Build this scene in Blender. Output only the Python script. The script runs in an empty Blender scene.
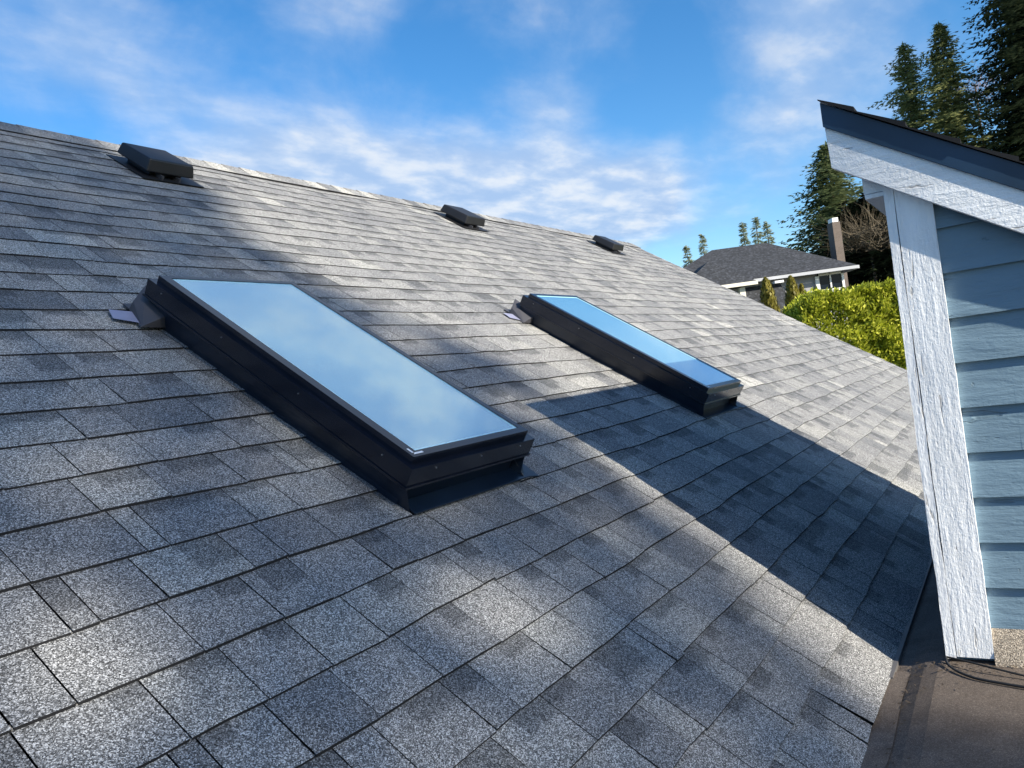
import bpy, math, random
from mathutils import Vector, Matrix
import numpy as np
R = math.radians
random.seed(7); rng = np.random.default_rng(7)
scene = bpy.context.scene
col = scene.collection

# ------------------------------------------------------------------ camera
F = 784.257
MC = Matrix(((0.53813, -0.07160, 0.83981), (-0.83206, 0.11391, 0.54287), (-0.13453, -0.99091, 0.00172)))
CAM = Vector((0.0, -0.415, 0.950))
cd = bpy.data.cameras.new('camera'); cam = bpy.data.objects.new('camera', cd); col.objects.link(cam)
r_ = Vector((MC[0][0], MC[1][0], MC[2][0])); d_ = Vector((MC[0][1], MC[1][1], MC[2][1])); f_ = Vector((MC[0][2], MC[1][2], MC[2][2]))
m = Matrix.Identity(4)
for i in range(3):
    m[i][0] = r_[i]; m[i][1] = -d_[i]; m[i][2] = -f_[i]; m[i][3] = CAM[i]
cam.matrix_world = m
cd.sensor_width = 36; cd.lens = F / 1024 * 36; cd.clip_start = 0.05; cd.clip_end = 2000
scene.camera = cam
FW = Vector((f_.x, f_.y, 0)).normalized(); RT = Vector((FW.y, -FW.x, 0))
def at(x, y, D):
    v = MC @ Vector(((x - 512) / F, (y - 384) / F, 1.0))
    return CAM + v * D

# ------------------------------------------------------------------ helpers
def tag(o, label=None, cat=None, group=None, kind=None):
    if label: o['label'] = label
    if cat: o['category'] = cat
    if group: o['group'] = group
    if kind: o['kind'] = kind
    return o
def empty(name, loc=(0, 0, 0), label=None, cat=None, group=None):
    o = bpy.data.objects.new(name, None); col.objects.link(o); o.location = loc; o.empty_display_size = .2
    return tag(o, label, cat, group)
class MB:
    def __init__(s): s.v = []; s.f = []; s.mi = []; s.uv = []; s.cc = []
    def quad(s, a, b, c, d, mi=0, uv=None, cc=None):
        n = len(s.v); s.v += [tuple(a), tuple(b), tuple(c), tuple(d)]; s.f.append((n, n+1, n+2, n+3)); s.mi.append(mi)
        s.uv.append(uv or ((0, 0), (1, 0), (1, 1), (0, 1))); s.cc.append(cc or (0, 0, 0, 1))
    def tri(s, a, b, c, mi=0):
        n = len(s.v); s.v += [tuple(a), tuple(b), tuple(c)]; s.f.append((n, n+1, n+2)); s.mi.append(mi)
        s.uv.append(((0, 0), (1, 0), (1, 1))); s.cc.append((0, 0, 0, 1))
    def hexa(s, P, mi=0):
        # P: 8 points, bottom 0-3 ccw, top 4-7
        n = len(s.v); s.v += [tuple(p) for p in P]
        for q in ((3, 2, 1, 0), (4, 5, 6, 7), (0, 1, 5, 4), (1, 2, 6, 5), (2, 3, 7, 6), (3, 0, 4, 7)):
            s.f.append(tuple(n+i for i in q)); s.mi.append(mi); s.uv.append(((0, 0), (1, 0), (1, 1), (0, 1))); s.cc.append((0, 0, 0, 1))
    def box(s, x0, x1, y0, y1, z0, z1, T=None, mi=0):
        P = [(x0, y0, z0), (x1, y0, z0), (x1, y1, z0), (x0, y1, z0), (x0, y0, z1), (x1, y0, z1), (x1, y1, z1), (x0, y1, z1)]
        if T: P = [T(*p) for p in P]
        s.hexa(P, mi)
    def tube(s, pts, rad, n=8, mi=0, caps=True):
        pts = [Vector(p) for p in pts]; rings = []
        rad = rad if isinstance(rad, (list, tuple)) else [rad] * len(pts)
        for i, p in enumerate(pts):
            t = (pts[min(i+1, len(pts)-1)] - pts[max(i-1, 0)]).normalized()
            a = t.orthogonal().normalized() if i == 0 else (rings_a - t * rings_a.dot(t)).normalized()
            rings_a = a; b = t.cross(a)
            k = len(s.v)
            for j in range(n):
                q = p + (a * math.cos(2*math.pi*j/n) + b * math.sin(2*math.pi*j/n)) * rad[i]
                s.v.append(tuple(q))
            rings.append(k)
        for i in range(len(pts)-1):
            for j in range(n):
                j2 = (j+1) % n
                s.f.append((rings[i]+j, rings[i]+j2, rings[i+1]+j2, rings[i+1]+j)); s.mi.append(mi)
                s.uv.append(((0, 0), (1, 0), (1, 1), (0, 1))); s.cc.append((0, 0, 0, 1))
        if caps:
            for k in (rings[0], rings[-1]):
                s.f.append(tuple(k+j for j in range(n))); s.mi.append(mi); s.uv.append(tuple((0, 0) for _ in range(n))); s.cc.append((0, 0, 0, 1))
    def build(s, name, mats, parent=None, smooth=False, bevel=0, data=False):
        o_ = Vector((0, 0, 0)); pp = parent
        while pp: o_ += Vector(pp.location); pp = pp.parent
        me = bpy.data.meshes.new(name); me.from_pydata([(v[0]-o_.x, v[1]-o_.y, v[2]-o_.z) for v in s.v], [], s.f); me.update()
        for mt in (mats if isinstance(mats, (list, tuple)) else [mats]): me.materials.append(mt)
        me.polygons.foreach_set('material_index', s.mi)
        if data:
            ul = me.uv_layers.new(name='UVMap'); ca = me.color_attributes.new('tab', 'FLOAT_COLOR', 'CORNER')
            uvs = []; cs = []
            for u, c, f in zip(s.uv, s.cc, s.f):
                for k in range(len(f)): uvs += u[k]; cs += c
            ul.data.foreach_set('uv', uvs); ca.data.foreach_set('color', cs)
        if smooth: me.polygons.foreach_set('use_smooth', [True]*len(s.f))
        o = bpy.data.objects.new(name, me); col.objects.link(o)
        if parent:
            o.parent = parent
        if bevel:
            b = o.modifiers.new('bevel', 'BEVEL'); b.width = bevel; b.segments = 2; b.limit_method = 'ANGLE'
        return o
def reparent(o, p):
    o.parent = p
def copy_tree(o, off, parent=None):
    c = o.copy(); col.objects.link(c)
    if parent is None:
        c.location = Vector(o.location) + Vector(off)
    else:
        c.parent = parent
    for ch in list(o.children): copy_tree(ch, off, c)
    return c

# ------------------------------------------------------------------ materials
def mat(name):
    mt = bpy.data.materials.new(name); mt.use_nodes = True; nt = mt.node_tree
    return mt, nt, nt.nodes['Principled BSDF']
def N(nt, t, **kw):
    n = nt.nodes.new(t)
    for k, v in kw.items():
        if k.startswith('i_'): n.inputs[k[2:].replace('_', ' ')].default_value = v
        else: setattr(n, k, v)
    return n
def ramp(nt, stops, interp='LINEAR'):
    n = nt.nodes.new('ShaderNodeValToRGB'); e = n.color_ramp.elements; n.color_ramp.interpolation = interp
    while len(e) < len(stops): e.new(.5)
    for k, (p, c) in enumerate(stops): e[k].position = p; e[k].color = (*c, 1) if len(c) == 3 else c
    return n
def mixc(nt, a, b, fac, bt='MIX'):
    n = nt.nodes.new('ShaderNodeMix'); n.data_type = 'RGBA'; n.blend_type = bt
    for s_, v in ((n.inputs['Factor'], fac), (n.inputs['A'], a), (n.inputs['B'], b)):
        if hasattr(v, 'is_linked') or hasattr(v, 'links'): nt.links.new(v, s_)
        else: s_.default_value = v if not isinstance(v, tuple) or len(v) == 4 else (*v, 1)
    return n.outputs['Result']
def math_(nt, op, a, b=None, clamp=False):
    n = nt.nodes.new('ShaderNodeMath'); n.operation = op; n.use_clamp = clamp
    for k, v in enumerate((a, b)):
        if v is None: continue
        if hasattr(v, 'links'): nt.links.new(v, n.inputs[k])
        else: n.inputs[k].default_value = v
    return n.outputs[0]
def noise(nt, vec, scale, detail=3, rough=.5, dist=0):
    n = nt.nodes.new('ShaderNodeTexNoise'); n.inputs['Scale'].default_value = scale; n.inputs['Detail'].default_value = detail
    n.inputs['Roughness'].default_value = rough; n.inputs['Distortion'].default_value = dist
    if vec is not None: nt.links.new(vec, n.inputs['Vector'])
    return n.outputs['Fac']
def objco(nt, scale=(1, 1, 1), rot=(0, 0, 0)):
    t = nt.nodes.new('ShaderNodeTexCoord'); mp = nt.nodes.new('ShaderNodeMapping')
    mp.inputs['Scale'].default_value = scale; mp.inputs['Rotation'].default_value = rot
    nt.links.new(t.outputs['Object'], mp.inputs['Vector']); return mp.outputs[0]
def bump(nt, h, strength, dist, bsdf):
    b = nt.nodes.new('ShaderNodeBump'); b.inputs['Strength'].default_value = strength; b.inputs['Distance'].default_value = dist
    nt.links.new(h, b.inputs['Height']); nt.links.new(b.outputs[0], bsdf.inputs['Normal']); return b
def maprange(nt, v, a, b, c=0, d=1):
    n = nt.nodes.new('ShaderNodeMapRange'); n.interpolation_type = 'SMOOTHSTEP'
    nt.links.new(v, n.inputs['Value'])
    for k, x in zip(('From Min', 'From Max', 'To Min', 'To Max'), (a, b, c, d)): n.inputs[k].default_value = x
    return n.outputs[0]

def granules(nt, co, dark, light, scale=420):
    """mineral granules: each ~2 mm grain has its own grey"""
    v = nt.nodes.new('ShaderNodeTexVoronoi'); v.inputs['Scale'].default_value = scale
    nt.links.new(co, v.inputs['Vector'])
    s = nt.nodes.new('ShaderNodeSeparateColor'); nt.links.new(v.outputs['Color'], s.inputs[0])
    rp = ramp(nt, [(0, (dark*.2,)*3), (.35, (dark*.8,)*3), (.62, ((dark+light)*.42,)*3), (.80, (light*1.05,)*3), (1, (light*1.75,)*3)])
    nt.links.new(s.outputs[0], rp.inputs[0]); return rp.outputs[0], v.outputs['Distance']

def shingle_mat():
    mt, nt, b = mat('asphalt_shingle')
    co = objco(nt); g, gd = granules(nt, co, .155, .375, 520)
    at_ = N(nt, 'ShaderNodeAttribute', attribute_name='tab'); sp = N(nt, 'ShaderNodeSeparateColor'); nt.links.new(at_.outputs['Color'], sp.inputs[0])
    uv = N(nt, 'ShaderNodeUVMap', uv_map='UVMap'); su = N(nt, 'ShaderNodeSeparateXYZ'); nt.links.new(uv.outputs[0], su.inputs[0])
    # tone per tab
    tone = ramp(nt, [(0, (.52, .54, .58)), (.25, (.74, .75, .78)), (.55, (.95, .95, .96)), (.8, (1.08, 1.08, 1.06)), (1, (1.42, 1.4, 1.34))]); nt.links.new(sp.outputs[0], tone.inputs[0])
    c = mixc(nt, g, tone.outputs[0], 1.0, 'MULTIPLY')
    # printed dark shadow band in the upper part of some tab pieces (t runs 0-1 up the tab)
    band_t = maprange(nt, math_(nt, 'SUBTRACT', su.outputs[1], sp.outputs[2]), -.10, .08, 0, 1)
    band = math_(nt, 'MULTIPLY', math_(nt, 'MULTIPLY', sp.outputs[1], band_t), .70)
    c = mixc(nt, c, mixc(nt, c, (.40, .41, .43), 1.0, 'MULTIPLY'), band)
    # weathering
    w = noise(nt, co, 1.3, 4, .6); wr = ramp(nt, [(.3, (.86, .86, .87)), (.7, (1.1, 1.09, 1.06))]); nt.links.new(w, wr.inputs[0])
    c = mixc(nt, c, wr.outputs[0], 1.0, 'MULTIPLY')
    nt.links.new(c, b.inputs['Base Color']); b.inputs['Roughness'].default_value = .82; b.inputs['Specular IOR Level'].default_value = .25
    bump(nt, gd, .55, .0012, b)
    return mt
M_sh = shingle_mat()
mt, nt, b = mat('shingle_edge'); b.inputs['Base Color'].default_value = (.026, .026, .028, 1); b.inputs['Roughness'].default_value = .95; b.inputs['Specular IOR Level'].default_value = .1; M_edge = mt
mt, nt, b = mat('roof_underlay'); b.inputs['Base Color'].default_value = (.012, .012, .013, 1); b.inputs['Roughness'].default_value = .95; M_under = mt

def painted_metal(name, c, rough=.35, metal=0., spots=True):
    mt, nt, b = mat(name); co = objco(nt)
    n = noise(nt, co, 5, 3, .5); rp = ramp(nt, [(.3, tuple(x*.85 for x in c)), (.75, tuple(x*1.3+.002 for x in c))]); nt.links.new(n, rp.inputs[0])
    nt.links.new(rp.outputs[0], b.inputs['Base Color']); b.inputs['Metallic'].default_value = metal
    b.inputs['Roughness'].default_value = rough
    bump(nt, noise(nt, co, 6, 1), .05, .01, b)
    return mt
M_alu = painted_metal('dark_anodised_cladding', (.004, .006, .013), .22)
M_flash = painted_metal('dark_flashing', (.0025, .009, .022), .36)
M_vent = painted_metal('black_vent_plastic', (.008, .008, .010), .5)
M_blue = painted_metal('navy_edge_metal', (.005, .026, .062), .45)
M_grey = painted_metal('bent_grey_flashing', (.055, .055, .065), .5, .2)
M_tab = painted_metal('lilac_grey_flashing_tab', (.26, .27, .38), .5, .2)
M_sliver = painted_metal('bare_metal_edge', (.62, .64, .68), .5, .2)
M_drip = painted_metal('dull_drip_metal', (.09, .085, .085), .6)
mt, nt, b = mat('screw_steel'); b.inputs['Base Color'].default_value = (.5, .5, .5, 1); b.inputs['Metallic'].default_value = 1; b.inputs['Roughness'].default_value = .3; M_screw = mt
mt, nt, b = mat('white_sticker'); b.inputs['Base Color'].default_value = (.75, .77, .8, 1); M_stick = mt
mt, nt, b = mat('white_shaft_drywall'); co = objco(nt); n = noise(nt, co, 3, 2); rp = ramp(nt, [(.3, (.74, .80, .82)), (.7, (.80, .85, .87))]); nt.links.new(n, rp.inputs[0]); nt.links.new(rp.outputs[0], b.inputs['Base Color']); b.inputs['Roughness'].default_value = .8; M_shaft = mt
mt, nt, b = mat('pale_backing_sheet'); b.inputs['Base Color'].default_value = (.60, .86, .93, 1); b.inputs['Roughness'].default_value = .8; M_backing = mt
mt, nt, b = mat('painted_edge_reflection'); b.inputs['Base Color'].default_value = (.42, .70, .80, 1); b.inputs['Roughness'].default_value = .12; b.inputs['Specular IOR Level'].default_value = .8; M_edge_refl = mt
mt, nt, b = mat('pale_spacer'); b.inputs['Base Color'].default_value = (.95, .98, 1, 1); b.inputs['Roughness'].default_value = .4; M_spacer = mt
mt, nt, b = mat('room_floor_below'); b.inputs['Base Color'].default_value = (.30, .27, .24, 1); b.inputs['Roughness'].default_value = .8; M_room = mt
# glass: coated double pane, partly mirror, partly see-through
mt, nt, b = mat('coated_glass'); nt.nodes.remove(b)
out = nt.nodes['Material Output']; gl = N(nt, 'ShaderNodeBsdfGlossy'); gl.inputs['Roughness'].default_value = .015; gl.inputs['Color'].default_value = (.66, .87, 1, 1)
co = objco(nt); bb = N(nt, 'ShaderNodeBump'); bb.inputs['Strength'].default_value = .03; bb.inputs['Distance'].default_value = .05
tr = N(nt, 'ShaderNodeBsdfTransparent'); tr.inputs['Color'].default_value = (.86, .96, .98, 1)
fr = N(nt, 'ShaderNodeFresnel'); fr.inputs['IOR'].default_value = 1.9
fc = math_(nt, 'ADD', math_(nt, 'MULTIPLY', fr.outputs[0], .8), .56, clamp=True)
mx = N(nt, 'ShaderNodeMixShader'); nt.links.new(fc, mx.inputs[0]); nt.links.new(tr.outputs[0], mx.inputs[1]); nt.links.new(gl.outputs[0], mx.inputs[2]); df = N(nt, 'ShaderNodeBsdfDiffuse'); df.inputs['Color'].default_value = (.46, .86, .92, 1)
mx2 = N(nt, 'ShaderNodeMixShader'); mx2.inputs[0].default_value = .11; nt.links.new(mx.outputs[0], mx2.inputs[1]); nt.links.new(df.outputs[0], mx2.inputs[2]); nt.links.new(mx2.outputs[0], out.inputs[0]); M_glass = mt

def peeling_paint(name, c, grain, under=(.30, .27, .24), peel=.22, bstr=.9, sc=1.0, bd=.0045, isw=.5):
    """grain: mapping scale stretched along the wood grain"""
    mt, nt, b = mat(name); co = objco(nt, grain)
    co2 = objco(nt)
    fine = noise(nt, co, 26*sc, 6, .65, .3); broad = noise(nt, co, 7*sc, 3, .5, .6); iso = noise(nt, co2, 95, 4, .7)
    h = math_(nt, 'ADD', math_(nt, 'MULTIPLY', fine, .75), math_(nt, 'ADD', math_(nt, 'MULTIPLY', broad, .35), math_(nt, 'MULTIPLY', iso, isw)))
    crack = maprange(nt, noise(nt, co, 17*sc, 3, .55, .4), .30, .345, 1, 0)   # thin dark checks
    pl = maprange(nt, noise(nt, co2, 22, 5, .7), 1-peel-.12, 1-peel-.06, 0, 1)
    rp = ramp(nt, [(.3, tuple(x*.90 for x in c)), (.7, tuple(min(1, x*1.05) for x in c))]); nt.links.new(broad, rp.inputs[0])
    cc = mixc(nt, rp.outputs[0], under, math_(nt, 'MULTIPLY', crack, .55)); cc = mixc(nt, cc, under, math_(nt, 'MULTIPLY', pl, .6))
    nt.links.new(cc, b.inputs['Base Color']); b.inputs['Roughness'].default_value = .6; b.inputs['Specular IOR Level'].default_value = .3
    hh = math_(nt, 'SUBTRACT', h, math_(nt, 'MULTIPLY', crack, .5))
    hh = math_(nt, 'SUBTRACT', hh, math_(nt, 'MULTIPLY', pl, .3))
    bump(nt, hh, bstr, bd, b)
    return mt
M_white = peeling_paint('peeling_white_paint_upright', (.86, .87, .89), (1.6, 1.6, .22), peel=.16, sc=2.2)
M_wrake = peeling_paint('peeling_white_paint_rake', (.86, .87, .89), (1, .25, 1.5), peel=.2, bstr=1, sc=2.0)
M_blues = peeling_paint('slate_blue_siding_paint', (.165, .25, .32), (1, .16, 1.0), under=(.13, .19, .23), peel=.20, bstr=1.0, sc=1.5, bd=.007, isw=.12)
mt, nt, b = mat('mineral_base_flashing'); co = objco(nt); g, gd = granules(nt, co, .33, .55, 600)
c = mixc(nt, g, (1, .84, .66), 1, 'MULTIPLY'); nt.links.new(c, b.inputs['Base Color']); b.inputs['Roughness'].default_value = .9; bump(nt, gd, .5, .002, b); M_base = mt
# membrane
mt, nt, b = mat('brown_roll_roofing'); co = objco(nt); g, gd = granules(nt, co, .085, .15, 500)
st = noise(nt, co, 3.2, 6, .65, .5); rp = ramp(nt, [(.25, (.60, .47, .39)), (.5, (1.0, .82, .70)), (.75, (1.6, 1.33, 1.15))]); nt.links.new(st, rp.inputs[0])
c = mixc(nt, mixc(nt, g, (.115, .115, .115), .6), rp.outputs[0], 1, 'MULTIPLY'); sp2 = maprange(nt, noise(nt, co, 46, 5, .75), .60, .72, 0, 1)
c = mixc(nt, c, (.14, .125, .11), math_(nt, 'MULTIPLY', sp2, .5))
nt.links.new(c, b.inputs['Base Color']); b.inputs['Roughness'].default_value = .85; b.inputs['Specular IOR Level'].default_value = .2
bump(nt, math_(nt, 'ADD', noise(nt, co, 30, 5, .7), math_(nt, 'MULTIPLY', st, 2)), .3, .004, b); M_memb = mt
mt, nt, b = mat('black_cable'); b.inputs['Base Color'].default_value = (.012, .012, .012, 1); b.inputs['Roughness'].default_value = .5; M_cable = mt
mt, nt, b = mat('dark_leaf_litter'); b.inputs['Base Color'].default_value = (.05, .035, .022, 1); b.inputs['Roughness'].default_value = .9; M_litter = mt

def leafmat(name, c1, c2, c3, trans=.25, scale=3.0):
    mt, nt, b = mat(name); co = objco(nt)
    gi = N(nt, 'ShaderNodeNewGeometry'); rp = ramp(nt, [(0, c1), (.55, c2), (1, c3)])
    nt.links.new(math_(nt, 'ADD', math_(nt, 'MULTIPLY', gi.outputs['Random Per Island'], .6), math_(nt, 'MULTIPLY', noise(nt, co, scale, 2), .4)), rp.inputs[0])
    nt.links.new(rp.outputs[0], b.inputs['Base Color']); b.inputs['Roughness'].default_value = .55; b.inputs['Specular IOR Level'].default_value = .3
    if trans:
        t = N(nt, 'ShaderNodeBsdfTranslucent'); nt.links.new(rp.outputs[0], t.inputs['Color'])
        mx = N(nt, 'ShaderNodeMixShader'); mx.inputs[0].default_value = trans
        nt.links.new(b.outputs[0], mx.inputs[1]); nt.links.new(t.outputs[0], mx.inputs[2]); nt.links.new(mx.outputs[0], nt.nodes['Material Output'].inputs[0])
    return mt
M_fir = leafmat('fir_needles', (.03, .05, .028), (.13, .17, .08), (.30, .32, .15), .3, .5)
M_firk = leafmat('fir_needles_deep', (.012, .022, .014), (.040, .058, .032), (.11, .13, .07), .1, .5)
M_firl = leafmat('fir_needles_olive', (.07, .09, .04), (.25, .27, .11), (.48, .46, .22), .35, .5)
M_fird = leafmat('fir_needles_shade_darkened', (.004, .008, .006), (.010, .018, .010), (.025, .038, .020), .05, .5)  # dark needles, darkened further by shade put into the colour
M_fard = leafmat('haze_paled_fir_needles', (.16, .20, .15), (.28, .32, .22), (.42, .44, .30), .35, .3)  # needles paled, distance haze put into the colour
M_laurel = leafmat('laurel_leaves', (.03, .05, .008), (.36, .40, .03), (.95, .90, .17), .35, 1.6)
M_thuja = leafmat('golden_cedar_scale', (.05, .045, .008), (.15, .13, .02), (.27, .23, .05), .15, 3)
M_shade = leafmat('broadleaf', (.04, .07, .02), (.06, .10, .03), (.09, .13, .04), .2)
mt, nt, b = mat('bark'); co = objco(nt, (1, 1, .25)); rp = ramp(nt, [(.3, (.06, .045, .035)), (.7, (.16, .12, .09))]); nt.links.new(noise(nt, co, 8, 5, .7), rp.inputs[0]); nt.links.new(rp.outputs[0], b.inputs['Base Color']); b.inputs['Roughness'].default_value = .9; M_bark = mt
mt, nt, b = mat('tan_twigs'); b.inputs['Base Color'].default_value = (.11, .088, .058, 1); b.inputs['Roughness'].default_value = .9; M_twig = mt
mt, nt, b = mat('mauve_twigs'); b.inputs['Base Color'].default_value = (.26, .20, .20, 1); b.inputs['Roughness'].default_value = .9; M_twig2 = mt

# ------------------------------------------------------------------ roof frame
A = R(34.175); CA, SA = math.cos(A), math.sin(A)
def RP(u, v, h=0.0): return Vector((u, v*CA - h*SA, v*SA + h*CA))
EXP = .143; NC = 32; U0, U1 = -3.0, 10.35; RIDGE = 4.80

house = empty('house', (3.5, 3.0, -2.6), 'house whose grey shingled roof slopes across the photo under two skylights and three vents', 'house')
holes = [(1.56, 2.07, 1.225, 2.33), (3.86, 4.37, 1.225, 2.33)]
# roof deck with openings under the skylights
d = MB(); us = sorted({U0, U1, *[h[0] for h in holes], *[h[1] for h in holes]}); vs = [.0, 1.225, 2.33, RIDGE]
for i in range(len(us)-1):
    for j in range(3):
        if j == 1 and any(abs(us[i]-h[0]) < 1e-6 for h in holes): continue
        d.quad(RP(us[i], vs[j], -.026), RP(us[i+1], vs[j], -.026), RP(us[i+1], vs[j+1], -.026), RP(us[i], vs[j+1], -.026))
yr = RIDGE*CA; zr = RIDGE*SA
d.quad((U0, yr, zr-.012), (U1, yr, zr-.012), (U1, 2*yr+.3, -.25), (U0, 2*yr+.3, -.25))
d.build('roof_deck', M_under, house)

# wavy surface of the roof (old deck, laminated shingles)
from mathutils import noise as mn
def wave(u, v):
    return (mn.noise(Vector((u*1.1, v*.9, 3.1)))*.010 + mn.noise(Vector((u*3.3, v*2.7, 9.7)))*.0034)
def covered(u0, u1, v0, v1):
    for h in holes:
        if u1 > h[0] and u0 < h[1] and v1 > h[2] and v0 < h[3]: return True
    return False
HC = [(h[0]-.006, h[1]+.006, h[2]-.03, h[3]+.03) for h in holes]
sh = MB(); rs = random.Random(11)
# weights of tab widths, metres
for i in range(NC + 1):
    v0 = (i) * EXP; v1 = v0 + EXP
    if i == 0: v0 -= .012
    if v0 > RIDGE - .05: break
    v1 = min(v1 + .012, RIDGE)
    phase = rs.uniform(0, .3)
    u = U0 - phase
    # course edge sag is continuous along the course, breaks at shingle joints every metre
    nxt = u + rs.uniform(.5, 1.0); skew = rs.uniform(-.003, .003); sk2 = rs.uniform(-.003, .003); u_s = u
    while u < U1:
        w = rs.choice([.09, .13, .15, .16, .18, .19, .20, .22, .24])
        joint = False
        if u + w > nxt: w = max(nxt - u, .05); joint = True
        a, e = max(u, U0), min(u + w, U1)
        if e > a:
            gap = .0022 if not joint else .0035
            gap = rs.choice([.0022, .0025, .0029]) if not joint else .0036
            lift = .0042 + .0036*rs.random()
            def edge(uu):  # butt line offset along v
                k = (uu - u_s)/1.0
                return skew + (sk2-skew)*k + mn.noise(Vector((uu*1.6, i*7.3, .5)))*.010 + mn.noise(Vector((uu*6, i*3.3, 8.5)))*.0055 + tj
            far = a > 6.0; ov = .0014 if a < 4.6 else .0010
            if a > 3.4: lift *= .62
            lift *= 1 - .48*min(1, i/22)
            seg = 1 if far else 2
            tj = rs.gauss(0, .0011)
            tone = min(1, max(0, rs.gauss(.5, .19)))
            dark = rs.random() < .8; s0 = rs.choice([.0, .3, .4, .5, .55, .62, .7]) if w > .11 else .0; t0 = rs.choice([.30, .5, .55, .6, .64, .68, .72])
            if s0 == 0 and rs.random() < .5: dark = False
            flip = rs.random() < .12
            spans = [(a + gap/2, e - gap/2)]
            for h in HC:
                if v1 - .02 > h[2] and v0 + .01 < h[3]:
                    ns_ = []
                    for (x_, y_) in spans:
                        if y_ <= h[0] or x_ >= h[1]: ns_.append((x_, y_)); continue
                        if x_ < h[0]: ns_.append((x_, h[0]))
                        if y_ > h[1]: ns_.append((h[1], y_))
                    spans = ns_
            for (sa, se) in spans:
                brk = sorted({sa, se, *([x for x in [a + (e-a)*((1-s0) if flip else s0)] if sa + .004 < x < se - .004] if dark else [])})
                for p, q in zip(brk, brk[1:]):
                    mid = ((p+q)/2 - a)/(e-a); isd = dark and ((mid < 1-s0) if flip else (mid > s0))
                    cc = (tone, 1.0 if isd else 0.0, t0, 1)
                    if i == 0 and abs(2.0 - (p+q)/2) < .14: lf = lift + .014*max(0, (p-1.9)*5)
                    else: lf = lift
                    hp, hq = wave(p, v0), wave(q, v0); hp1, hq1 = wave(p, v1), wave(q, v1)
                    vp, vq = v0 + edge(p), v0 + edge(q)
                    A0, B0 = RP(p, vp, hp + lf), RP(q, vq, hq + lf)
                    A1, B1 = RP(p, v1, hp1 - .0015), RP(q, v1, hq1 - .0015)
                    u0_, u1_ = (p-a)/(e-a), (q-a)/(e-a)
                    sh.quad(A0, B0, B1, A1, 0, ((u0_, 0), (u1_, 0), (u1_, 1), (u0_, 1)), cc)
                    sh.quad(RP(p, vp-ov, hp-.007), RP(q, vq-ov, hq-.007), B0, A0, 1)
        u += w
        if joint:
            nxt = u + 1.0; skew = rs.uniform(-.003, .003); sk2 = rs.uniform(-.003, .003); u_s = u
sh.build('shingles', [M_sh, M_edge], house, data=True)
# ridge caps, overlapping pieces bent over the ridge
rc = MB(); u = U0
while u < U1 - .02:
    w = .145; a, e = u, min(u + w + .03, U1 + .02)
    l0, l1 = .017 + rs.uniform(0, .002), .014
    for sd in (1, -1):
        cc = (min(1, max(0, rs.gauss(.5, .25))), 0, 2, 1)
        def cap(uu, h, dv):
            if sd == 1: return RP(uu, RIDGE - dv + .0, h)
            p = RP(uu, RIDGE, h); return Vector((uu, p.y + dv*CA, p.z - dv*SA))
        rc.quad(cap(a, l0, .0), cap(a, l0-.008, .15), cap(e, l1-.004, .15), cap(e, l1, 0), 0, ((0, 0), (.5, 0), (.5, .4), (0, .4)), cc)
        rc.quad(cap(a, l0, .0), cap(a, l0-.01, .15), cap(a, -.01, .15), cap(a, 0, 0), 1)
        rc.quad(cap(a, l0-.01, .15), cap(e, l1-.004, .15), cap(e, -.012, .15), cap(a, -.012, .15), 1)
    u += w
rc.build('ridge_cap', [M_sh, M_edge], house, data=True)
# drip edge along the eave and the far rake
e = MB(); e.box(2.35, U1, -.018, -.006, -.016, .001); e.build('drip_edge', M_drip, house)
e = MB()
e.hexa([RP(U1, -.05, -.16), RP(U1+.03, -.05, -.16), RP(U1+.03, RIDGE, -.16), RP(U1, RIDGE, -.16), RP(U1, -.05, -.003), RP(U1+.03, -.05, -.003), RP(U1+.03, RIDGE, -.003), RP(U1, RIDGE, -.003)])
mt, nt, b = mat('cream_paint'); b.inputs['Base Color'].default_value = (.62, .58, .50, 1); b.inputs['Roughness'].default_value = .6; M_cream = mt
e.build('rake_board', M_cream, house)
mt, nt, b = mat('house_siding'); co = objco(nt); wv = N(nt, 'ShaderNodeTexWave', wave_type='BANDS', bands_direction='Z', wave_profile='SAW'); wv.inputs['Scale'].default_value = 1.2; nt.links.new(co, wv.inputs[0]); rp = ramp(nt, [(0, (.16, .24, .30)), (.1, (.22, .32, .39)), (1, (.25, .36, .43))]); nt.links.new(wv.outputs['Fac'], rp.inputs[0]); nt.links.new(rp.outputs[0], b.inputs['Base Color']); bump(nt, wv.outputs['Fac'], .6, .02, b); M_hs = mt
w = MB(); gx = U1 - .35
w.quad((gx, .3, -2.6), (gx, 2*yr-.3, -2.6), (gx, 2*yr-.3, 0), (gx, .3, 0)); w.tri((gx, .3, 0.0), (gx, 2*yr-.3, 0.0), (gx, yr, zr-.3))
w.quad((U0, .3, -2.6), (U0, 2*yr-.3, -2.6), (U0, 2*yr-.3, 0), (U0, .3, 0)); w.tri((U0, .3, 0.0), (U0, 2*yr-.3, 0.0), (U0, yr, zr-.3))
w.quad((U0, 2*yr-.3, -2.6), (gx, 2*yr-.3, -2.6), (gx, 2*yr-.3, -.2), (U0, 2*yr-.3, -.2))
w.quad((4.4, .3, -2.6), (gx, .3, -2.6), (gx, .3, 0.0), (4.4, .3, 0.0))
w.build('wall', M_hs, house)
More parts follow.
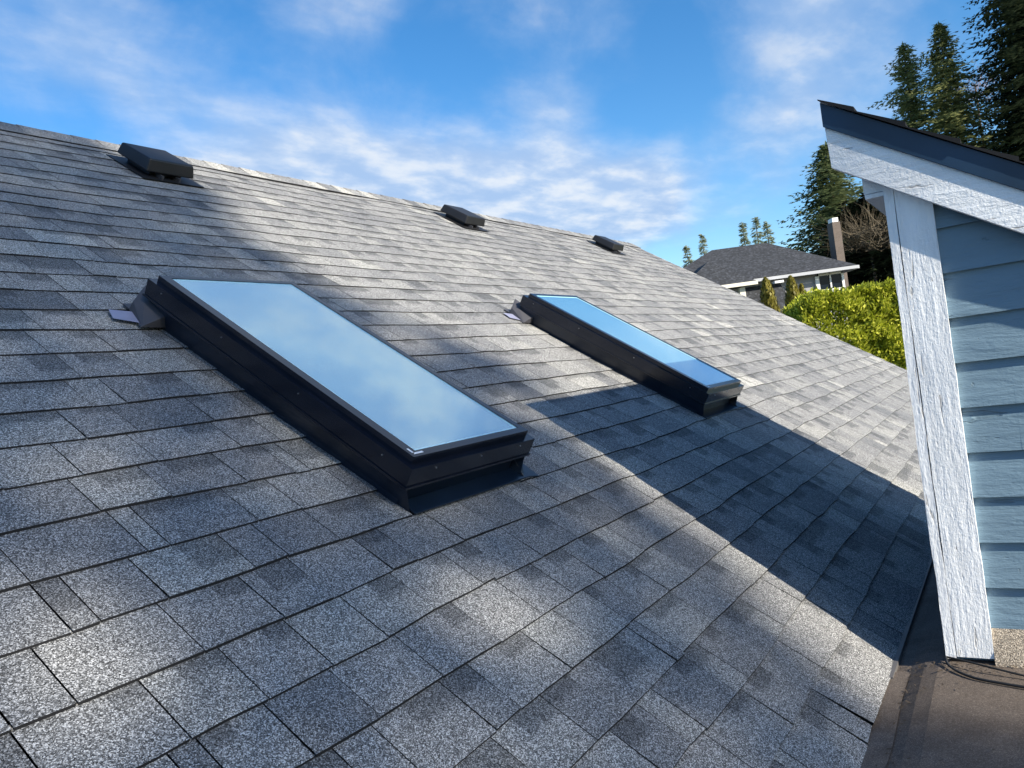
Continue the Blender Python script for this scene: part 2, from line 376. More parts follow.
# low-slope roof beside the eave
w = MB(); nx, ny = 90, 70; ox0, ox1, oy0, oy1 = -3.2, 4.42, -2.6, .06
def sst(a, b, x):
    t = max(0, min(1, (x-a)/(b-a))); return t*t*(3-2*t)
def mz(x, y): return -.012 + .034*sst(1.5, 2.35, x)*sst(.025, .13, -y) + mn.noise(Vector((x*2, y*2, 0)))*.006
for i in range(nx):
    for j in range(ny):
        x0, x1 = ox0+(ox1-ox0)*i/nx, ox0+(ox1-ox0)*(i+1)/nx; y0, y1 = oy0+(oy1-oy0)*j/ny, oy0+(oy1-oy0)*(j+1)/ny
        w.quad((x0, y0, mz(x0, y0)), (x1, y0, mz(x1, y0)), (x1, y1, mz(x1, y1)), (x0, y1, mz(x0, y1)))
o = w.build('low_slope_roof', M_memb, house); tag(o, 'brown roll roofing of the flat roof section')
w = MB(); w.box(ox0+.1, ox1-.1, oy0+.1, .25, -2.6, -.06); w.build('wall', M_hs, house)
# lap seam strip of the roll roofing along the eave
w = MB(); n_ = 40
for i in range(n_):
    x0, x1 = -1+3.4*i/n_, -1+3.4*(i+1)/n_
    a0, a1 = -.06+.005*math.sin(x0*9), -.06+.005*math.sin(x1*9)
    w.quad((x0, a0, mz(x0, a0)+.004), (x1, a1, mz(x1, a1)+.004), (x1, .03, mz(x1, .03)+.006), (x0, .03, mz(x0, .03)+.006))
w.build('lap_seam', M_memb, house)

# ------------------------------------------------------------------ skylights
def rbox(mb, u0, u1, v0, v1, h0, h1, mi=0): mb.box(u0, u1, v0, v1, h0, h1, RP, mi)
def ring(mb, o_, i_, h0, h1, mi=0, T=RP):
    (a, b_, c, d_2), (e_, f2, g, h) = o_, i_
    O = [(a, c), (b_, c), (b_, d_2), (a, d_2)]; I = [(e_, g), (f2, g), (f2, h), (e_, h)]
    for k in range(4):
        k2 = (k+1) % 4
        mb.quad(T(*O[k], h1), T(*O[k2], h1), T(*I[k2], h1), T(*I[k], h1), mi)
        mb.quad(T(*O[k], h0), T(*O[k2], h0), T(*O[k2], h1), T(*O[k], h1), mi)
        mb.quad(T(*I[k], h1), T(*I[k2], h1), T(*I[k2], h0), T(*I[k], h0), mi)
        mb.quad(T(*I[k], h0), T(*I[k2], h0), T(*O[k2], h0), T(*O[k], h0), mi)
def skylight(loc_u, label):
    root = empty('skylight', RP(1.82, 1.78, 0), label, 'skylight', 'skylights on the shingled roof')
    c = MB(); ring(c, (1.548, 2.085, 1.205, 2.345), (1.562, 2.068, 1.227, 2.328), -.02, .10); c.build('curb', M_flash, root)
    # side flashing leaning in from the frame to the curb foot
    fl = MB()
    T0 = [(1.526, 1.186), (2.114, 1.186), (2.114, 2.375), (1.526, 2.375)]; B0 = [(1.556, 1.158), (2.092, 1.158), (2.085, 2.36), (1.546, 2.36)]
    fl.quad(RP(1.556, 1.205, -.004), RP(2.092, 1.205, -.004), RP(2.10, 1.215, .085), RP(1.54, 1.215, .085))
    for k in range(1, 4):
        k2 = (k+1) % 4
        fl.quad(RP(*B0[k], -.004), RP(*B0[k2], -.004), RP(*T0[k2], .085), RP(*T0[k], .085))
    fl.build('side_flashing', M_flash, root)
    ap = MB(); rbox(ap, 1.556, 2.135, 1.145, 1.215, .008, .0125)
    # apron ear bent up at the lower right corner, upper saddle ears
    ap.hexa([RP(2.10, 1.150, .006), RP(2.175, 1.135, .008), RP(2.185, 1.215, .006), RP(2.10, 1.23, .006), RP(2.10, 1.150, .012), RP(2.175, 1.135, .011), RP(2.185, 1.215, .010), RP(2.10, 1.23, .058)])
    ap.build('apron_flashing', M_flash, root, bevel=.0012)
    sd = MB()
    sd.hexa([RP(1.46, 2.285, .008), RP(1.56, 2.275, .008), RP(1.56, 2.45, .01), RP(1.50, 2.42, .01), RP(1.47, 2.29, .012), RP(1.56, 2.28, .060), RP(1.56, 2.45, .085), RP(1.505, 2.415, .040)])
    rbox(sd, 1.50, 2.14, 2.36, 2.46, .006, .012)
    o = sd.build('saddle_flashing', M_grey, root, bevel=.0015)
    st = MB(); st.quad(RP(1.405, 2.345, .011), RP(1.475, 2.31, .011), RP(1.50, 2.39, .013), RP(1.425, 2.41, .012)); st.build('flashing_tab', M_tab, root)
    fr_ = MB(); ring(fr_, (1.518, 2.122, 1.177, 2.385), (1.555, 2.07, 1.222, 2.335), .078, .134)
    ring(fr_, (1.514, 2.126, 1.173, 2.389), (1.53, 2.11, 1.19, 2.37), .074, .0805)
    FRM = [fr_.build('frame', M_alu, root, bevel=.0015)]
    frm = bpy.data.objects[-1] if False else FRM[0]
    sa = MB(); ring(sa, (1.534, 2.094, 1.197, 2.358), (1.566, 2.070, 1.222, 2.338), .130, .157)
    sa.build('sash', M_alu, root, bevel=.002)
    sp_ = MB(); ring(sp_, (1.566, 2.070, 1.222, 2.338), (1.592, 2.040, 1.240, 2.306), .1385, .1465); sp_.build('spacer_bar', M_spacer, root)
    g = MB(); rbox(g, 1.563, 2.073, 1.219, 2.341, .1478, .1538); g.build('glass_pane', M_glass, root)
    ge = MB(); ring(ge, (1.5665, 2.0695, 1.2225, 2.3375), (1.573, 2.058, 1.231, 2.327), .1539, .1543); ge.build('edge_reflection_band', M_edge_refl, root)  # bright inner frame and reflection painted as a pale ring
    # light shaft with white walls down to the ceiling
    sf = MB(); a, b_, c0, c1 = 1.564, 2.066, 1.229, 2.326; dd = .42
    K = [(a, c0), (b_, c0), (b_, c1), (a, c1)]
    for k in range(4):
        k2 = (k+1) % 4; sf.quad(RP(*K[k], -dd), RP(*K[k2], -dd), RP(*K[k2], .135), RP(*K[k], .135))
    sf.quad(*[RP(*k, -dd) for k in K], 0)
    sf.build('light_shaft', M_shaft, root)
    bl = MB(); rbox(bl, a+.016, b_-.016, c0+.012, c1-.012, .132, .1345); bl.build('pale_backing', M_backing, root)  # pale sheet added under the glass to brighten the pane
    for (uu, vv) in ((1.62, 0), (1.83, 0), (2.04, 0)):
        s = MB(); s.tube([RP(uu, 1.174, .122), RP(uu, 1.1795, .122)], .0022, 8); s.build('screw', M_screw, frm)
    for vv in (1.28, 1.62, 1.98, 2.30):
        s = MB(); s.tube([RP(1.515, vv, .118), RP(1.5205, vv, .118)], .0022, 8); s.build('screw', M_screw, frm)
    s = MB(); s.quad(RP(1.545, 1.207, .1576), RP(1.585, 1.207, .1576), RP(1.585, 1.214, .1576), RP(1.554, 1.214, .1576)); s.quad(RP(1.545, 1.2145, .1576), RP(1.5525, 1.2145, .1576), RP(1.5525, 1.235, .1576), RP(1.545, 1.235, .1576)); s.build('corner_sticker', M_stick, root)
    return root
s1 = skylight(0, 'nearer and larger-looking of the two black framed skylights, at left centre of the shingled roof')
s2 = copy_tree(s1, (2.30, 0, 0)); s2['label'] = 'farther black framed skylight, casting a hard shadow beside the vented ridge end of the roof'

# ------------------------------------------------------------------ roof vents
def vent():
    u0, u1, v0, v1 = 2.60, 2.895, 4.17, 4.48
    root = empty('roof_vent', RP(2.75, 4.33, 0), 'black slant roof vent nearest the camera, at the left end of the ridge', 'roof vent', 'black roof vents below the ridge')
    b_ = MB(); rbox(b_, u0-.03, u1+.05, v0-.035, v1+.04, .006, .010); b_.build('flange', M_vent, root)
    n = MB(); rbox(n, u0+.05, u1-.05, v0+.05, v1-.04, .01, .062); n.build('throat', M_vent, root)
    c = MB(); O = [(u0, v0), (u1, v0), (u1, v1), (u0, v1)]
    hb = [.036, .036, .040, .040]; ht = [.108, .108, .106, .106]; k_ = .012
    T = [(u0+k_, v0+k_), (u1-k_, v0+k_), (u1-k_, v1-k_), (u0+k_, v1-k_)]
    P = [RP(*O[i], hb[i]) for i in range(4)] + [RP(*T[i], ht[i]) for i in range(4)]
    c.hexa(P); c.build('hood', M_vent, root, bevel=.008)
    for uu in (u0+.09, u1-.10):
        s = MB(); rbox(s, uu-.006, uu+.006, v0-.02, v0+.06, .010, .03); s.build('hood_bracket', M_grey, root)
    return root
v1_ = vent()
v2_ = copy_tree(v1_, (3.01, 0, 0)); v2_['label'] = 'middle of the three black roof vents, on the ridge left of the sky gap'
v2_.location += RP(0, .045, 0)
v3_ = copy_tree(v1_, (5.90, 0, 0)); v3_['label'] = 'farthest and smallest looking of the three black roof vents along the ridge'

# ------------------------------------------------------------------ blue shed-roofed structure at right
XF = 2.440      # outer face of the corner board
SL = .66        # rake slope
XB = 4.13       # back wall
shed = empty('roof_annex', (3.3, -1.0, 0), 'slate blue sided roof annex with peeling white corner board, standing on the flat roof', 'building')
YR = -1.95      # right end of the annex
def rz(y, z0): return z0 + SL*y
ZT, ZM, ZB = 1.650, 1.583, 1.462      # heights at y=0 : roof top, metal bottom, board bottom
# siding: lapped boards
s = MB(); z = .106
while z < 1.5:
    z1 = z + .1235
    ye = -.12
    pts = []
    yt = min(-.15, 1e9)
    n_ = 24
    for k in range(n_):
        y0_, y1_ = YR + (-.17-YR)*k/n_, YR + (-.17-YR)*(k+1)/n_
        lim0, lim1 = rz(y0_, ZB)+.06, rz(y1_, ZB)+.06
        a0, a1 = min(z1+.004, lim0), min(z1+.004, lim1)
        if a1 <= z: continue
        a0 = max(a0, z+.0001)
        w0 = mn.noise(Vector((y0_*4, z*5, 0)))*.0012; w1 = mn.noise(Vector((y1_*4, z*5, 0)))*.0012
        xb, xt = XF+.012, XF+.026
        s.quad((xb+w0, y1_, z), (xb+w0, y0_, z), (xt, y0_, a0), (xt, y1_, a1))
        s.quad((xb+w0, y0_, z), (xb+w0, y1_, z), (xb+.02, y1_, z+.001), (xb+.02, y0_, z+.001))
    z += .1235
s.build('siding', M_blues, shed)
w = MB()
w.quad((XF+.03, YR, 0), (XF+.03, -.1495, 0), (XF+.03, -.1495, rz(-.1495, ZT-.03)), (XF+.03, YR, rz(YR, ZT-.03)))
w.quad((XB, YR, 0), (XB, -.12, 0), (XB, -.12, rz(-.12, ZT-.03)), (XB, YR, rz(YR, ZT-.03)))
w.quad((XF+.03, -.152, -.1), (XB, -.152, -.1), (XB, -.152, rz(-.15, ZT-.03)), (XF+.03, -.152, rz(-.15, ZT-.03)))
w.quad((XF+.03, YR, -.1), (XB, YR, -.1), (XB, YR, rz(YR, ZT-.03)), (XF+.03, YR, rz(YR, ZT-.03)))
w.build('wall', M_blues, shed)
# corner boards: narrow edge board and wide face board with a dark joint
def board(mb, y0, y1, z0, zt0, zt1, x0, x1, seg=30, jag=.002):
    prev = None
    for k in range(seg+1):
        t = k/seg
        a = (mn.noise(Vector((t*14, y0*30, 1)))*jag); b2 = (mn.noise(Vector((t*14, y1*30, 2)))*jag)
        pa = (y0+a, z0+(zt0-z0)*t); pb = (y1+b2, z0+(zt1-z0)*t)
        if prev:
            (qa, qb) = prev
            mb.quad((x0, qb[0], qb[1]), (x0, qa[0], qa[1]), (x0, pa[0], pa[1]), (x0, pb[0], pb[1]))
            mb.quad((x1, qa[0], qa[1]), (x0, qa[0], qa[1]), (x0, pa[0], pa[1]), (x1, pa[0], pa[1]))
            mb.quad((x0, qb[0], qb[1]), (x1, qb[0], qb[1]), (x1, pb[0], pb[1]), (x0, pb[0], pb[1]))
        prev = (pa, pb)
    mb.quad((x0, y0, z0), (x0, y1, z0), (x1, y1, z0), (x1, y0, z0))
c = MB(); board(c, -.2645, -.1748, .037, rz(-.26, ZB)+.03, rz(-.17, ZB)+.03, XF, XF+.028); c.build('corner_board', M_white, shed)
c = MB(); board(c, -.1722, -.148, .030, rz(-.17, ZB)+.03, rz(-.146, ZB)+.03, XF-.0005, XF+.028, jag=.003)
c.quad((XF+.003, -.146, .02), (XB, -.146, .02), (XB, -.146, rz(-.146, ZB)+.03), (XF+.003, -.146, rz(-.146, ZB)+.03)) if False else None
c.build('corner_board', M_white, shed)
# rake board with uneven end cut
c = MB(); n_ = 40
for k in range(n_):
    y0_, y1_ = -.028+(YR-.2+.028)*k/n_, -.028+(YR-.2+.028)*(k+1)/n_
    if k == 0: y0t, y0b = -.026, -.030
    else: y0t = y0b = y0_
    j0, j1 = mn.noise(Vector((y0_*12, 5, 0)))*.0015, mn.noise(Vector((y1_*12, 5, 0)))*.0015
    X0, X1 = XF-.030, XF+.008
    a, b2, c2, d2 = (X0, y1_, rz(y1_, ZB)+j1), (X0, y0b, rz(y0b, ZB)+j0), (X0, y0t, rz(y0t, ZM)), (X0, y1_, rz(y1_, ZM))
    c.quad(a, b2, c2, d2); c.quad((X1, a[1], a[2]), (X1, b2[1], b2[2]), b2, a)
    if k == 0: c.quad(b2, (X1, b2[1], b2[2]), (X1, c2[1], c2[2]), c2)
c.build('rake_board', M_wrake, shed)
def slab(name, mt_, x0, x1, ya, yb, za, zb, bev=0, par=shed):
    q = MB(); q.hexa([(x0, yb, rz(yb, za)), (x1, yb, rz(yb, za)), (x1, ya, rz(ya, za)), (x0, ya, rz(ya, za)), (x0, yb, rz(yb, zb)), (x1, yb, rz(yb, zb)), (x1, ya, rz(ya, zb)), (x0, ya, rz(ya, zb))])
    return q.build(name, mt_, par, bevel=bev)
slab('metal_edge_trim', M_blue, XF-.038, XF-.031, -.023, YR-.2, ZM-.008, ZT-.006, .001)
slab('roof_slab', M_wrake, XF-.0295, XB+.12, -.028, YR-.2, ZM+.002, ZT-.012)
# shingle courses on the annex roof, dark, with ragged edge
q = MB(); yy = YR-.2
while yy < -.04:
    y2 = min(yy+.12, -.020); xx = XF-.046; rr_ = rs.uniform(-.004, .004)
    while xx < XB+.13:
        w_ = rs.uniform(.15, .3); x2 = min(xx+w_, XB+.14); a_ = XF-.046 + rs.uniform(-.004, .003) if xx < XF else xx
        lf = rs.uniform(.008, .013)
        cc = (rs.random()*.6, 0, 2, 1)
        q.quad((a_, yy, rz(yy, ZT+lf)), (x2-.002, yy, rz(yy, ZT+lf)), (x2-.002, y2, rz(y2, ZT)), (a_, y2, rz(y2, ZT)), 0, None, cc)
        q.quad((a_, yy, rz(yy, ZT-.004)), (a_, y2, rz(y2, ZT-.004)), (a_, y2, rz(y2, ZT)), (a_, yy, rz(yy, ZT+lf)), 1)
        q.quad((a_, yy, rz(yy, ZT-.004)), (x2, yy, rz(yy, ZT-.004)), (x2, yy, rz(yy, ZT+lf)), (a_, yy, rz(yy, ZT+lf)), 1)
        xx = x2
    yy = y2
q.build('annex_shingles', [M_sh, M_edge], shed, data=True)
q = MB(); q.box(XF+.0115, XB+.1, -.1475, -.098, 1.352, 1.50); q.build('eave_box', M_white, shed)
q = MB(); q.box(XF+.0095, XB+.1, -.1475, -.100, 1.338, 1.350); q.build('soffit', M_white, shed)
q = MB(); n_ = 14
for k in range(n_):
    y0_, y1_ = YR+(-.265-YR)*k/n_, YR+(-.265-YR)*(k+1)/n_
    q.quad((XF-.012+.004*math.sin(k), y0_, .020), (XF-.012+.004*math.sin(k+1), y1_, .020), (XF+.013, y1_, .118), (XF+.013, y0_, .118))
o = q.build('base_flashing', M_base, shed); tag(o, 'tan mineral surfaced strip under the siding')
# two thin cables from the corner of the annex
def cable(pts, r, label):
    P = []
    for i in range(len(pts)-1):
        for k in range(6):
            t = k/6; p0 = Vector(pts[max(i-1, 0)]); p1 = Vector(pts[i]); p2 = Vector(pts[i+1]); p3 = Vector(pts[min(i+2, len(pts)-1)])
            P.append(.5*((2*p1)+(p2-p0)*t+(2*p0-5*p1+4*p2-p3)*t*t+(3*p1-p0-3*p2+p3)*t**3))
    P.append(Vector(pts[-1])); q = MB(); q.tube(P, r, 6); o = q.build('cable', M_cable, smooth=True); tag(o, label, 'cable', 'cables on the flat roof'); return o
def gp(x, y, z=0.0):
    v = MC @ Vector(((x-512)/F, (y-384)/F, 1)); return CAM + v*((z-CAM.z)/v.z)
cable([gp(947, 657, .035), gp(965, 661, .04), gp(985, 666, .04), gp(1005, 671, .036), gp(1030, 677, .030), gp(1060, 683, .028)], .003, 'upper of two thin black cables running from the foot of the white corner board')
cable([gp(946, 657, .035), gp(948, 664, .030), gp(957, 671, .027), gp(975, 678, .026), gp(1000, 683, .026), gp(1030, 688, .026), gp(1060, 692, .026)], .0038, 'lower thin black cable looping out on the brown flat roof')
# leaf litter caught beside the eave and at the board foot
q = MB()
for k in range(520):
    if k < 300: x = rs.uniform(1.2, 2.46); y = -.02 - abs(rs.gauss(0, .03))
    elif k < 420: x = 2.43 - abs(rs.gauss(0, .05)); y = -.2 + rs.gauss(0, .08)
    else: x = rs.uniform(1.2, 2.4); y = rs.uniform(-1.0, -.05)
    r0 = rs.uniform(.001, .0035); an = rs.uniform(0, 6.28); z0 = mz(x, y)+.006
    ax = Vector((math.cos(an), math.sin(an), rs.uniform(-.3, .3)))*r0*rs.uniform(1, 2.5); bx = Vector((-math.sin(an), math.cos(an), rs.uniform(-.3, .3)))*r0*.6
    p = Vector((x, y, z0)); q.quad(p-ax-bx, p+ax-bx, p+ax+bx, p-ax+bx)
tag(q.build('leaf_litter', M_litter), 'dark crumbs of leaf litter strewn over the brown flat roof', 'leaf litter', kind='stuff')

# ------------------------------------------------------------------ ground
GZ = -2.6
mt, nt, b = mat('lawn'); co = objco(nt); rp = ramp(nt, [(.3, (.035, .05, .018)), (.7, (.07, .085, .035))]); nt.links.new(noise(nt, co, .4, 8, .7), rp.inputs[0]); nt.links.new(rp.outputs[0], b.inputs['Base Color']); b.inputs['Roughness'].default_value = .95; bump(nt, noise(nt, co, 6, 5, .7), .5, .05, b); M_lawn = mt
g = MB(); S_ = 900; g.quad((-S_, -S_, GZ), (S_, -S_, GZ), (S_, S_, GZ), (-S_, S_, GZ)); tag(g.build('ground', M_lawn), 'grassy ground around the houses', kind='structure')

# ------------------------------------------------------------------ neighbour house
D = 28.0
O3 = CAM + FW*D
def hp(r, z, dep=0): return O3 + RT*r + FW*dep + Vector((0, 0, z - CAM.z))
def rz2(px, py, D_=D):
    p = at(px, py, D_) - CAM; return p.dot(RT), p.z + CAM.z
mt, nt, b = mat('charcoal_house_shingles'); co = objco(nt); g_, gd_ = granules(nt, co, .5, 1.1, 14)
rp = ramp(nt, [(.3, (.024, .027, .034)), (.7, (.042, .045, .054))]); nt.links.new(noise(nt, co, 2.5, 6, .8), rp.inputs[0]); c = mixc(nt, rp.outputs[0], g_, .6, 'MULTIPLY'); nt.links.new(c, b.inputs['Base Color']); b.inputs['Roughness'].default_value = .9
wv = N(nt, 'ShaderNodeTexWave', wave_type='BANDS', bands_direction='Z', wave_profile='SAW'); wv.inputs['Scale'].default_value = 5; nt.links.new(co, wv.inputs[0]); bump(nt, wv.outputs['Fac'], .5, .03, b); M_ns = mt
mt, nt, b = mat('taupe_stucco'); co = objco(nt); rp = ramp(nt, [(.3, (.24, .24, .26)), (.7, (.30, .30, .32))]); nt.links.new(noise(nt, co, 6, 4), rp.inputs[0]); nt.links.new(rp.outputs[0], b.inputs['Base Color']); b.inputs['Roughness'].default_value = .9; M_st = mt
mt, nt, b = mat('white_trim'); co = objco(nt); rp = ramp(nt, [(.3, (.66, .66, .66)), (.7, (.78, .78, .78))]); nt.links.new(noise(nt, co, 5, 4), rp.inputs[0]); nt.links.new(rp.outputs[0], b.inputs['Base Color']); M_trim = mt
mt, nt, b = mat('window_glass_dark'); b.inputs['Base Color'].default_value = (.006, .010, .018, 1); b.inputs['Roughness'].default_value = .12; b.inputs['Specular IOR Level'].default_value = .12; M_wg = mt
mt, nt, b = mat('chimney_brick'); co = objco(nt, (1, 1, 1)); br = N(nt, 'ShaderNodeTexBrick'); br.inputs['Scale'].default_value = 6; br.inputs['Color1'].default_value = (.10, .078, .065, 1); br.inputs['Color2'].default_value = (.13, .10, .085, 1); br.inputs['Mortar'].default_value = (.14, .12, .11, 1)
rot = N(nt, 'ShaderNodeMapping'); rot.inputs['Rotation'].default_value = (R(90), 0, R(33)); nt.links.new(co, rot.inputs[0]); nt.links.new(rot.outputs[0], br.inputs['Vector']); nt.links.new(br.outputs[0], b.inputs['Base Color']); b.inputs['Roughness'].default_value = .9; M_brick = mt

mt, nt, b = mat('shade_greyed_fascia'); b.inputs['Base Color'].default_value = (.36, .37, .40, 1); b.inputs['Roughness'].default_value = .7; M_gfas = mt  # pale fascia greyed, with shade put into the colour
nb = empty('neighbour_house', hp(7, GZ, 4), 'two storey neighbour house with a dark hipped roof, white eaves and a brick chimney', 'house')
eaR, eaZ = rz2(857, 264.5); rgR, rgZ = rz2(771, 240.0, 31.0); rgL, _ = rz2(716, 250, 31.0); lfR = rz2(640, 285)[0]
ez = eaZ
rf = MB()
FL, FR, BR, BL = hp(lfR, ez, 0), hp(eaR, ez, 0), hp(eaR, ez, 8.4), hp(lfR, ez, 8.4)
G1, G2 = hp(rgL, rgZ, 3.6), hp(rgR, rgZ, 3.6)
rf.quad(FL, FR, G2, G1); rf.tri(FR, BR, G2); rf.quad(BR, BL, G1, G2); rf.tri(BL, FL, G1)
rf.quad(FL-Vector((0, 0, .02)), BL-Vector((0, 0, .02)), BR-Vector((0, 0, .02)), FR-Vector((0, 0, .02)))
nroof = rf.build('roof', M_ns, nb)
def fbar(p, q, h, t, name, mtl, par):
    p, q = Vector(p), Vector(q); dr = (q-p).normalized(); nn = dr.cross(Vector((0, 0, 1))).normalized()*t; dn = Vector((0, 0, -h))
    m2 = MB(); m2.hexa([p+dn, q+dn, q+dn+nn, p+dn+nn, p, q, q+nn, p+nn]); return m2.build(name, mtl, par)
fbar(FL+Vector((0, 0, -.023)), FR+Vector((0, 0, -.023)), .11, .08, 'fascia', M_gfas, nb)
fbar(FR+Vector((0, 0, -.023)), BR+Vector((0, 0, -.023)), .11, .08, 'fascia', M_gfas, nb)
bx = MB(); wr = eaR - .38; wl = lfR + .5
def wallbox(mb, r0, r1, z0, z1, d0, d1):
    mb.hexa([hp(r0, z0, d0), hp(r1, z0, d0), hp(r1, z0, d1), hp(r0, z0, d1), hp(r0, z1, d0), hp(r1, z1, d0), hp(r1, z1, d1), hp(r0, z1, d1)])
wallbox(bx, wl, wr, GZ, ez-.03, .45, 7.9); bx.build('wall', M_st, nb)
# window with wide white casing
(wa, wz1), (wb, wz0) = rz2(816.5, 270.5, 28.4), rz2(842, 288, 28.4)
w1 = rz2(841, 267.5, 28.4)[1]
def bar(name, r0, r1, z0, z1, d0, d1, mtl, par):
    m2 = MB(); wallbox(m2, r0, r1, z0, z1, d0, d1); return m2.build(name, mtl, par)
zt_, zb_ = wz1 - .02, wz0 + .02
wa, wb = wa + .02, wb + .05
win = bar('window', wa, wb, zb_, zt_, .415, .43, M_wg, nb)
cs = MB()
for r0, r1, z0, z1 in ((wa-.12, wa+.02, zb_-.14, ez-.2), (wb-.02, wr+.02, zb_-.14, ez-.2), (wa+.02, wb-.02, zb_-.14, zb_+.01), (wa+.02, wb-.02, zt_-.01, ez-.2), ((wa+wb)/2-.025, (wa+wb)/2+.025, zb_, zt_)):
    wallbox(cs, r0, r1, z0, z1, .36, .44)
o = cs.build('window_frame', M_trim, win)
bar('sill', wa-.2, wr+.03, zb_-.2, zb_-.142, .33, .45, M_trim, win)
# chimney
(ca, cz1) = rz2(832.5, 219, 30); (cb, cz0) = rz2(847, 262, 30)
ca_, _ = rz2(834.6, 240, 30); cb_, _ = rz2(842.6, 240, 30)
m2 = MB(); wallbox(m2, ca_, cb_, ez-1, cz1-.12, 2.0, 2.5); ch = m2.build('chimney', M_brick, nroof)
m2 = MB(); wallbox(m2, ca_+.04, cb_-.04, cz1-.12, cz1+.05, 2.05, 2.45); m2.build('chimney_cap', M_trim, ch)
# projecting wing with its own little hipped roof and cream fascia, post below
PD = -1.6
ra, za = rz2(717, 285.5, D+PD); rb, zb2 = rz2(757, 281, D+PD); ze = (za+zb2)/2
ap_r, ap_z = rz2(705, 262.4, D+PD+1.6)
rf = MB(); P0, P1, P2, P3 = hp(ra-1.3, ze, PD), hp(rb, ze, PD), hp(rb, ze, .6), hp(ra-1.3, ze, .6); AP = hp(ap_r+.1, ap_z, PD+1.6); AP2 = hp(ap_r+.1, ap_z, 1.5)
rf.tri(P0, P1, AP); rf.quad(P1, hp(rb, ze, 1.5), AP2, AP); rf.quad(hp(ra-1.3, ze, 1.5), P0, AP, AP2); rf.quad(P0, P3, P2, P1)
rf.build('porch_roof', M_ns, nb)
fbar(hp(ra-1.3, ze-.003, PD), hp(rb, ze-.003, PD), .12, .08, 'porch_fascia', M_cream, nb)
pr = rz2(745, 290, D+PD)[0]; m2 = MB(); wallbox(m2, pr-.13, pr+.06, GZ, ze-.15, PD+.15, PD+.35); m2.build('porch_post', M_cream, nb)
lr0 = rz2(760, 290, D)[0]; lr1 = rz2(792, 290, D)[0]
m2 = MB(); lo = rz2(775, 300, 27)[1]; m2.quad(hp(lr0-.5, lo-1.2, -1.2), hp(lr1, lo-1.2, -1.2), hp(lr1-.25, ez-.25, .4), hp(lr0-.5, ez-.25, .4)); m2.build('lower_roof', M_ns, nb)
m2 = MB(); wallbox(m2, lr0-.45, lr1-.05, GZ, lo-1.2, -1.1, .4); m2.build('wall', M_st, nb)
m2 = MB(); q0 = rz2(771, 278.5)[0]; q1 = rz2(780, 278.5)[0]; wallbox(m2, q0, q1, ez-.30, ez-.22, -.35, -.1); m2.build('gutter_spout', M_trim, nb)

# ------------------------------------------------------------------ trees
def leafq(mb, p, a, b_, tri=False):
    if tri: mb.tri(p - b_*.5, p + b_*.5, p + a)
    else: mb.quad(p - a*.1 - b_*.35, p + a*.45 - b_*.5, p + a, p + a*.45 + b_*.5)
def conifer(base, H, RAD, z0, seed, matl, label, group, n_lev=60, nb_=8, sp=.42, shape=.85, droop=.25, lean=(0, 0), irregular=.35, name='fir_tree', spl=9):
    r = random.Random(seed); root = empty(name, base, label, 'tree', group); base = Vector(base)
    def ax(z): t = z/H; return base + Vector((lean[0]*t*t*H, lean[1]*t*t*H, z))
    tk = MB(); tk.tube([ax(H*k/8) for k in range(9)], [max(.03, .022*H*(1-k/8.3)) for k in range(9)], 8); tk.build('trunk', M_bark, root)
    cr = MB()
    for L in range(n_lev):
        t = L/(n_lev-1); z = z0 + (H-z0)*t**.9
        for k in range(nb_):
            if r.random() < .12: continue
            az = r.uniform(0, 6.283)
            ln = RAD*((1-t)**shape)*(1-irregular+irregular*1.6*r.random()*(1+.4*math.sin(az*2+L*.7+seed))) + .1
            if t < .15: ln *= .75+t
            dirv = Vector((math.cos(az), math.sin(az), 0)); side = Vector((-dirv.y, dirv.x, 0)); p0 = ax(z + r.uniform(-.5, .5)*(H-z0)/n_lev)
            ns = max(3, int(ln/RAD*spl)+2)
            for j in range(ns):
                q = (j+.6)/ns; dz = -droop*ln*(q**1.3) + .10*ln*max(0, q-.7)*3
                c = p0 + dirv*ln*q + Vector((r.gauss(0, .06), r.gauss(0, .06), dz + r.gauss(0, .06)))
                s_ = sp*(1-.45*q)*(.6+.8*r.random())*(1-.35*t)
                for sg in (-1, 1):
                    a = (dirv*.55 + side*sg*r.uniform(.5, 1.1) + Vector((0, 0, r.uniform(-.45, .12)))).normalized()*s_
                    b2 = (dirv.cross(a).normalized()*.4 + a.cross(Vector((0, 0, 1))).normalized()*r.uniform(.5, 1)).normalized()*s_*.34
                    leafq(cr, c, a, b2)
                if j == ns-1: leafq(cr, c, dirv*s_*1.2+Vector((0, 0, .02)), side*s_*.35)
    for k in range(4):
        az = k*1.57; leafq(cr, ax(H-.5), Vector((math.cos(az)*.08, math.sin(az)*.08, .8)), Vector((-math.sin(az), math.cos(az), 0))*.18)
    cr.build('crown', matl, root); return root
def tbase(px, D_, z=GZ):  # ground point below a picture column
    p = at(px, 384 - .1358*(px-512), D_); return Vector((p.x, p.y, z))
def ztop(px, py, D_): return at(px, py, D_).z
def up_px(px, py, hz=None):   # picture column where the vertical through (px,py) meets the horizon
    h = 385.4 - .1358*(px-512); return px + .1358*(h-py)*.985
def put(px, py, D_, RAD, seed, matl, label, group, cut=None, **kw):
    b0 = up_px(px, py); base = tbase(b0, D_); H = ztop(px, py, D_) - GZ
    return conifer(base, H, RAD, kw.pop('z0', H*.2), seed, matl, label, group, **kw)
G = 'evergreens beyond the roofs'
put(1012, -95, 40, 3.5, 3, M_firk, 'tall dark evergreen rising past the top right corner of the photo', G, n_lev=110, nb_=20, sp=.58, z0=9, shape=.5, spl=14, irregular=.5, droop=.35)
